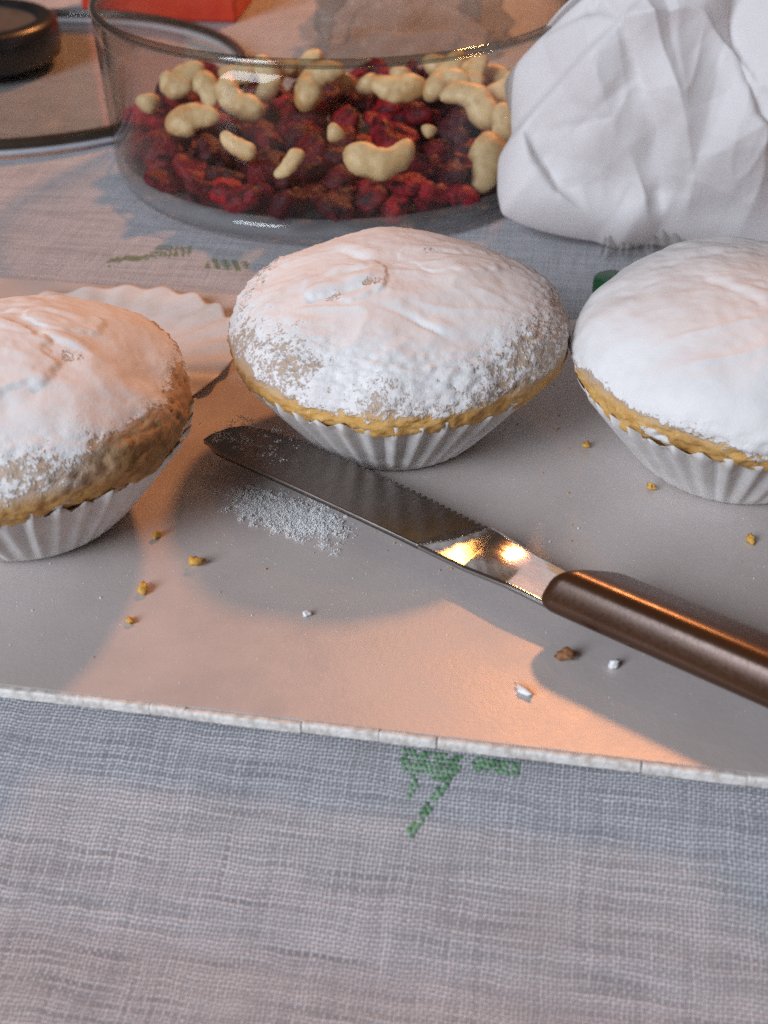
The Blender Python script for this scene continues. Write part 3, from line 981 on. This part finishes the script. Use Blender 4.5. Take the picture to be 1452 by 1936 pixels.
    for j in range(nh):
        q = j / (nh - 1)
        for i in range(na):
            p = i / (na - 1)
            wv = math.sin(p * 34 + 2 * math.sin(p * 9)) * (.0006 + .0020 * q) + .0008 * math.sin(p * 71)
            x = -.0335 + .022 * p + (p - .5) * .006 * q
            V.append((x + wv * .3, .0010 + wv - .0075 * q + .003 * math.sin(p * 5), .0125 * (1 - q) * (.75 + .25 * math.sin(p * 11)) + .0006))
    mesh('gathered_neck', V, grid_faces(na, nh), M['film'], root)
crumpled_bag()

# ================================================================ things behind
# glass plate at the upper left with a black lid lying on it
plate = empty('glass_plate', (-.150, .306, .001))
tag(plate, 'flat round glass plate at the upper left carrying a black lid', 'plate')
prof = [(.0001, .0022), (.070, .0022), (.082, .0036), (.0885, .0048), (.0905, .0052), (.0908, .0044), (.0890, .0034), (.084, .0018), (.072, .0002), (.0001, .0002)]
V, F = lathe(prof, 128)
mesh('dish', V, F, M['plate'], plate)
V, F = lathe([(.0912, .0036), (.0910, .0060), (.0920, .0068), (.0936, .0064), (.0940, .0050), (.0934, .0034), (.0924, .0030)], 128, closed=True)
mesh('rim', V, F, M['dark_rim'], plate)
V, F = lathe([(.0905, .0014), (.0922, .0029), (.0936, .0027), (.0935, .0010), (.0915, .0002)], 128, closed=True)
mesh('highlight_ring', V, F, M['rim_highlight'], plate)  # pale ring paints the white highlight below the rim

lid = empty('black_lid', (-.1740, .3310, .0035))
tag(lid, 'thick black round lid with a sunken brown top on the glass plate', 'lid')
prof = [(.0001, .0), (.034, .0), (.0365, .0020), (.0372, .010), (.0362, .0150), (.0335, .0168), (.0295, .0165), (.0280, .0140)]
V, F = lathe(prof, 96)
mesh('rim', V, F, M['black'], lid)
V, F = lathe([(.0281, .0142), (.020, .0130), (.0001, .0128)], 96)
mesh('sunken_top', V, F, M['recess'], lid)

# red box
bx = empty('red_box', (-.106, .402, .001), math.radians(-6.4))
tag(bx, 'bright red cardboard box with a pale print behind the glass bowl', 'box')
def bev_box(w, d, h, b):
    V, F = [], []
    lv = [(0, b), (b, 0), (h - b, 0), (h, b)]
    for z, ins in lv:
        w2, d2 = w / 2 - ins, d - ins
        V += [(-w2 + b, ins, z), (w2 - b, ins, z), (w2, ins + b, z), (w2, d2 - b, z), (w2 - b, d2, z), (-w2 + b, d2, z), (-w2, d2 - b, z), (-w2, ins + b, z)]
    for k in range(3):
        for j in range(8):
            F.append((k * 8 + j, k * 8 + (j + 1) % 8, (k + 1) * 8 + (j + 1) % 8, (k + 1) * 8 + j))
    F.append(tuple(range(7, -1, -1))); F.append(tuple(24 + j for j in range(8)))
    return V, F
V, F = bev_box(.074, .045, .036, .0012)
mesh('carton', V, F, M['red'], bx, smooth_shade=False)
nn = 40
V = [(0, 0, 0)] + [(.011 * math.cos(2 * math.pi * i / nn), 0, .007 * math.sin(2 * math.pi * i / nn)) for i in range(nn)]
V = np.array(V) + np.array([.019, -.0005, .021])
V2 = V + np.array([0, .0004, 0])
F = [(0, 1 + i, 1 + (i + 1) % nn) for i in range(nn)] + [(1 + i, nn + 2 + i, nn + 2 + (i + 1) % nn, 1 + (i + 1) % nn) for i in range(nn)]
mesh('pale_print', np.concatenate([V, V2]), F, M['pale'], bx, smooth_shade=False)

# clear plastic bag behind the bowl
nu, nv = 120, 90
U, W = np.meshgrid(np.linspace(0, 2 * np.pi, nu, endpoint=False), np.linspace(0, 1, nv))
U, W = U.ravel(), W.ravel()
rad = .040 * (1 - W) ** .55 + .003
P0 = np.stack([np.cos(U) * rad, np.sin(U) * rad * .6, W * .075], 1)
dz = fbm(P0 * 55, 61, 4)
ex = 1 + .30 * (1 - np.abs(dz)) - .22 + .14 * np.sin(U * 7 + 4 * W)
V = np.stack([P0[:, 0] * ex, P0[:, 1] * ex, P0[:, 2] * (1 + .06 * dz) + .001], 1)
cb = mesh('clear_bag', V, grid_faces(nu, nv, wrap_u=True), M['film'])
cb.location = (.010, .355, .001)
tag(cb, 'crumpled clear plastic bag seen through the glass bowl', 'plastic bag')

# small green cap behind the right muffin
prof = [(.0001, .006), (.0050, .006), (.0060, .0054), (.0064, .0040), (.0064, .0005), (.0058, .0), (.0001, .0)]
V, F = lathe(prof, 40)
gc = mesh('green_cap', V, F, M['green'])
gc.location = (.0625, .0985, .0042)
gc.scale = (.85, .85, .85)
tag(gc, 'small dark green cap peeking out behind the right muffin', 'cap')

# ================================================================ crumbs and sugar on the board
def crumb_mesh(seed, s, mat, flat=.65):
    nu, nv = 12, 8
    V = []
    for j in range(nv):
        t = math.pi * j / (nv - 1)
        for i in range(nu):
            a_ = 2 * math.pi * i / nu
            V.append((math.sin(t) * math.cos(a_), math.sin(t) * math.sin(a_), math.cos(t) * flat))
    V = np.array(V)
    k = 1 + .75 * fbm(V * 1.5 + seed * 3, seed, 3)
    V = V * np.clip(k, .3, 2)[:, None] * s * np.array([1.2, .8, 1])
    V[:, 2] -= V[:, 2].min()
    return mesh('cake_crumb', V, grid_faces(nu, nv, wrap_u=True), mat, link=False)
crumbs = [
    (-.0367, -.0242, .0012, 'crumb', 'bright yellow cake crumb right of the left muffin shadow'),
    (-.0456, -.0320, .0011, 'crumb', 'pale yellow crumb just inside the left muffin shadow'),
    (-.0469, -.0414, .0008, 'crumb', 'small yellow crumb nearest the front below the left muffin'),
    (-.0458, -.0149, .0009, 'crumb', 'dull yellow crumb close to the left paper case'),
    (.0565, .0022, .0010, 'crumb', 'pale crumb beside the case of the right muffin'),
    (.0453, .0192, .0009, 'crumb', 'small crumb between the middle and the right muffin'),
    (.0734, -.0164, .0010, 'crumb', 'yellow crumb in front of the right muffin'),
    (.0322, -.0516, .0014, 'crust', 'brown crust crumb below the knife handle'),
    (.0404, -.0537, .0009, 'sugar', 'white sugar lump under the knife handle'),
    (.0240, -.0598, .0016, 'sugar', 'flat whitish flake near the front edge below the handle'),
    (-.0143, -.0394, .0006, 'sugar', 'single white sugar grain on the open board below the blade'),
]
for i, (x, y, s, mt, lab) in enumerate(crumbs):
    o = inst('cake_crumb' if mt != 'sugar' else 'sugar_lump', crumb_mesh(i + 1, s, M[mt], .3 if 'flake' in lab else .7), None, (x, y, BT), (0, 0, i * 1.3))
    tag(o, lab, 'crumb' if mt != 'sugar' else 'sugar', 'crumbs on the board')

def grains(name, pts, mat, label, cat='sugar', parent=None):
    V, F = [], []
    base = np.array([(1, 0, 0), (0, 1, 0), (-1, 0, 0), (0, -1, 0), (0, 0, 1), (0, 0, -.4)])
    bf = [(0, 1, 4), (1, 2, 4), (2, 3, 4), (3, 0, 4), (1, 0, 5), (2, 1, 5), (3, 2, 5), (0, 3, 5)]
    r = np.random.RandomState(len(pts))
    for (x, y, z, s) in pts:
        k = len(V)
        a_ = r.uniform(0, 6.28)
        for q in base:
            q = q * r.uniform(.7, 1.3, 3)
            V.append((x + s * (q[0] * math.cos(a_) - q[1] * math.sin(a_)), y + s * (q[0] * math.sin(a_) + q[1] * math.cos(a_)), z + s * (q[2] + .3)))
        F += [tuple(i + k for i in f) for f in bf]
    o = mesh(name, V, F, mat, parent)
    if parent is None:
        tag(o, label, cat, kind='stuff')
    else:
        tag(o, kind='stuff')
    return o
r = np.random.RandomState(3)
pts = []
# the spill in front of the blade, clumped
for c in range(420):
    t = r.beta(1.6, 1.6)
    cx_ = -.0300 + .0200 * t + r.normal(0, .0026); cy_ = -.0010 - .0120 * t + r.normal(0, .0028)
    m = r.randint(8, 70)
    sd = r.uniform(.0002, .0008)
    for q in range(m):
        pts.append((cx_ + r.normal(0, sd), cy_ + r.normal(0, sd), BT + abs(r.normal(0, .0003)), r.uniform(.00006, .00018)))
grains('spilled_sugar', pts, M['sugar'], 'icing sugar spilled on the board in front of the blade')
pts = []
for c in range(3000):
    x, y = r.uniform(-.13, .13), r.uniform(-.066, .08)
    wgt = math.exp(-((y + .02) / .04) ** 2)
    if r.rand() > .25 + .75 * wgt:
        continue
    pts.append((x, y, BT, r.uniform(.00004, .00013) * (2.2 if r.rand() < .03 else 1)))
grains('sugar_dust', pts, M['sugar'], 'fine icing sugar dusting scattered all over the board')
pts = []
for c in range(420):
    x, y = r.uniform(-.11, .11), r.uniform(-.064, .07)
    for (mx, my) in ((.002, .028), (-.0722, -.005), (.0762, .0155)):
        d = math.hypot(x - mx, y - my)
        if r.rand() < math.exp(-((d - .036) / .016) ** 2) * .5 and d > .024:
            pts.append((x, y, BT, r.uniform(.00010, .00032)))
            break
grains('tiny_crumbs', pts, M['crumb'], 'tiny golden crumbs lying around the muffins on the board', 'crumbs')
# sugar and crumbs sticking to the blade tip
pts = []
for c in range(60):
    xx = r.beta(1.1, 2.2) * .020; yy = r.uniform(.003, .0135)
    zz = float(blade_z(xx, yy)) + max(0.0022 - zmin, 0)
    for q in range(r.randint(3, 18)):
        pts.append((xx + r.normal(0, .0006), yy + r.normal(0, .0005), zz, r.uniform(.00007, .0002)))
grains('sugar_smear', pts, M['sugar'], None, parent=knife)
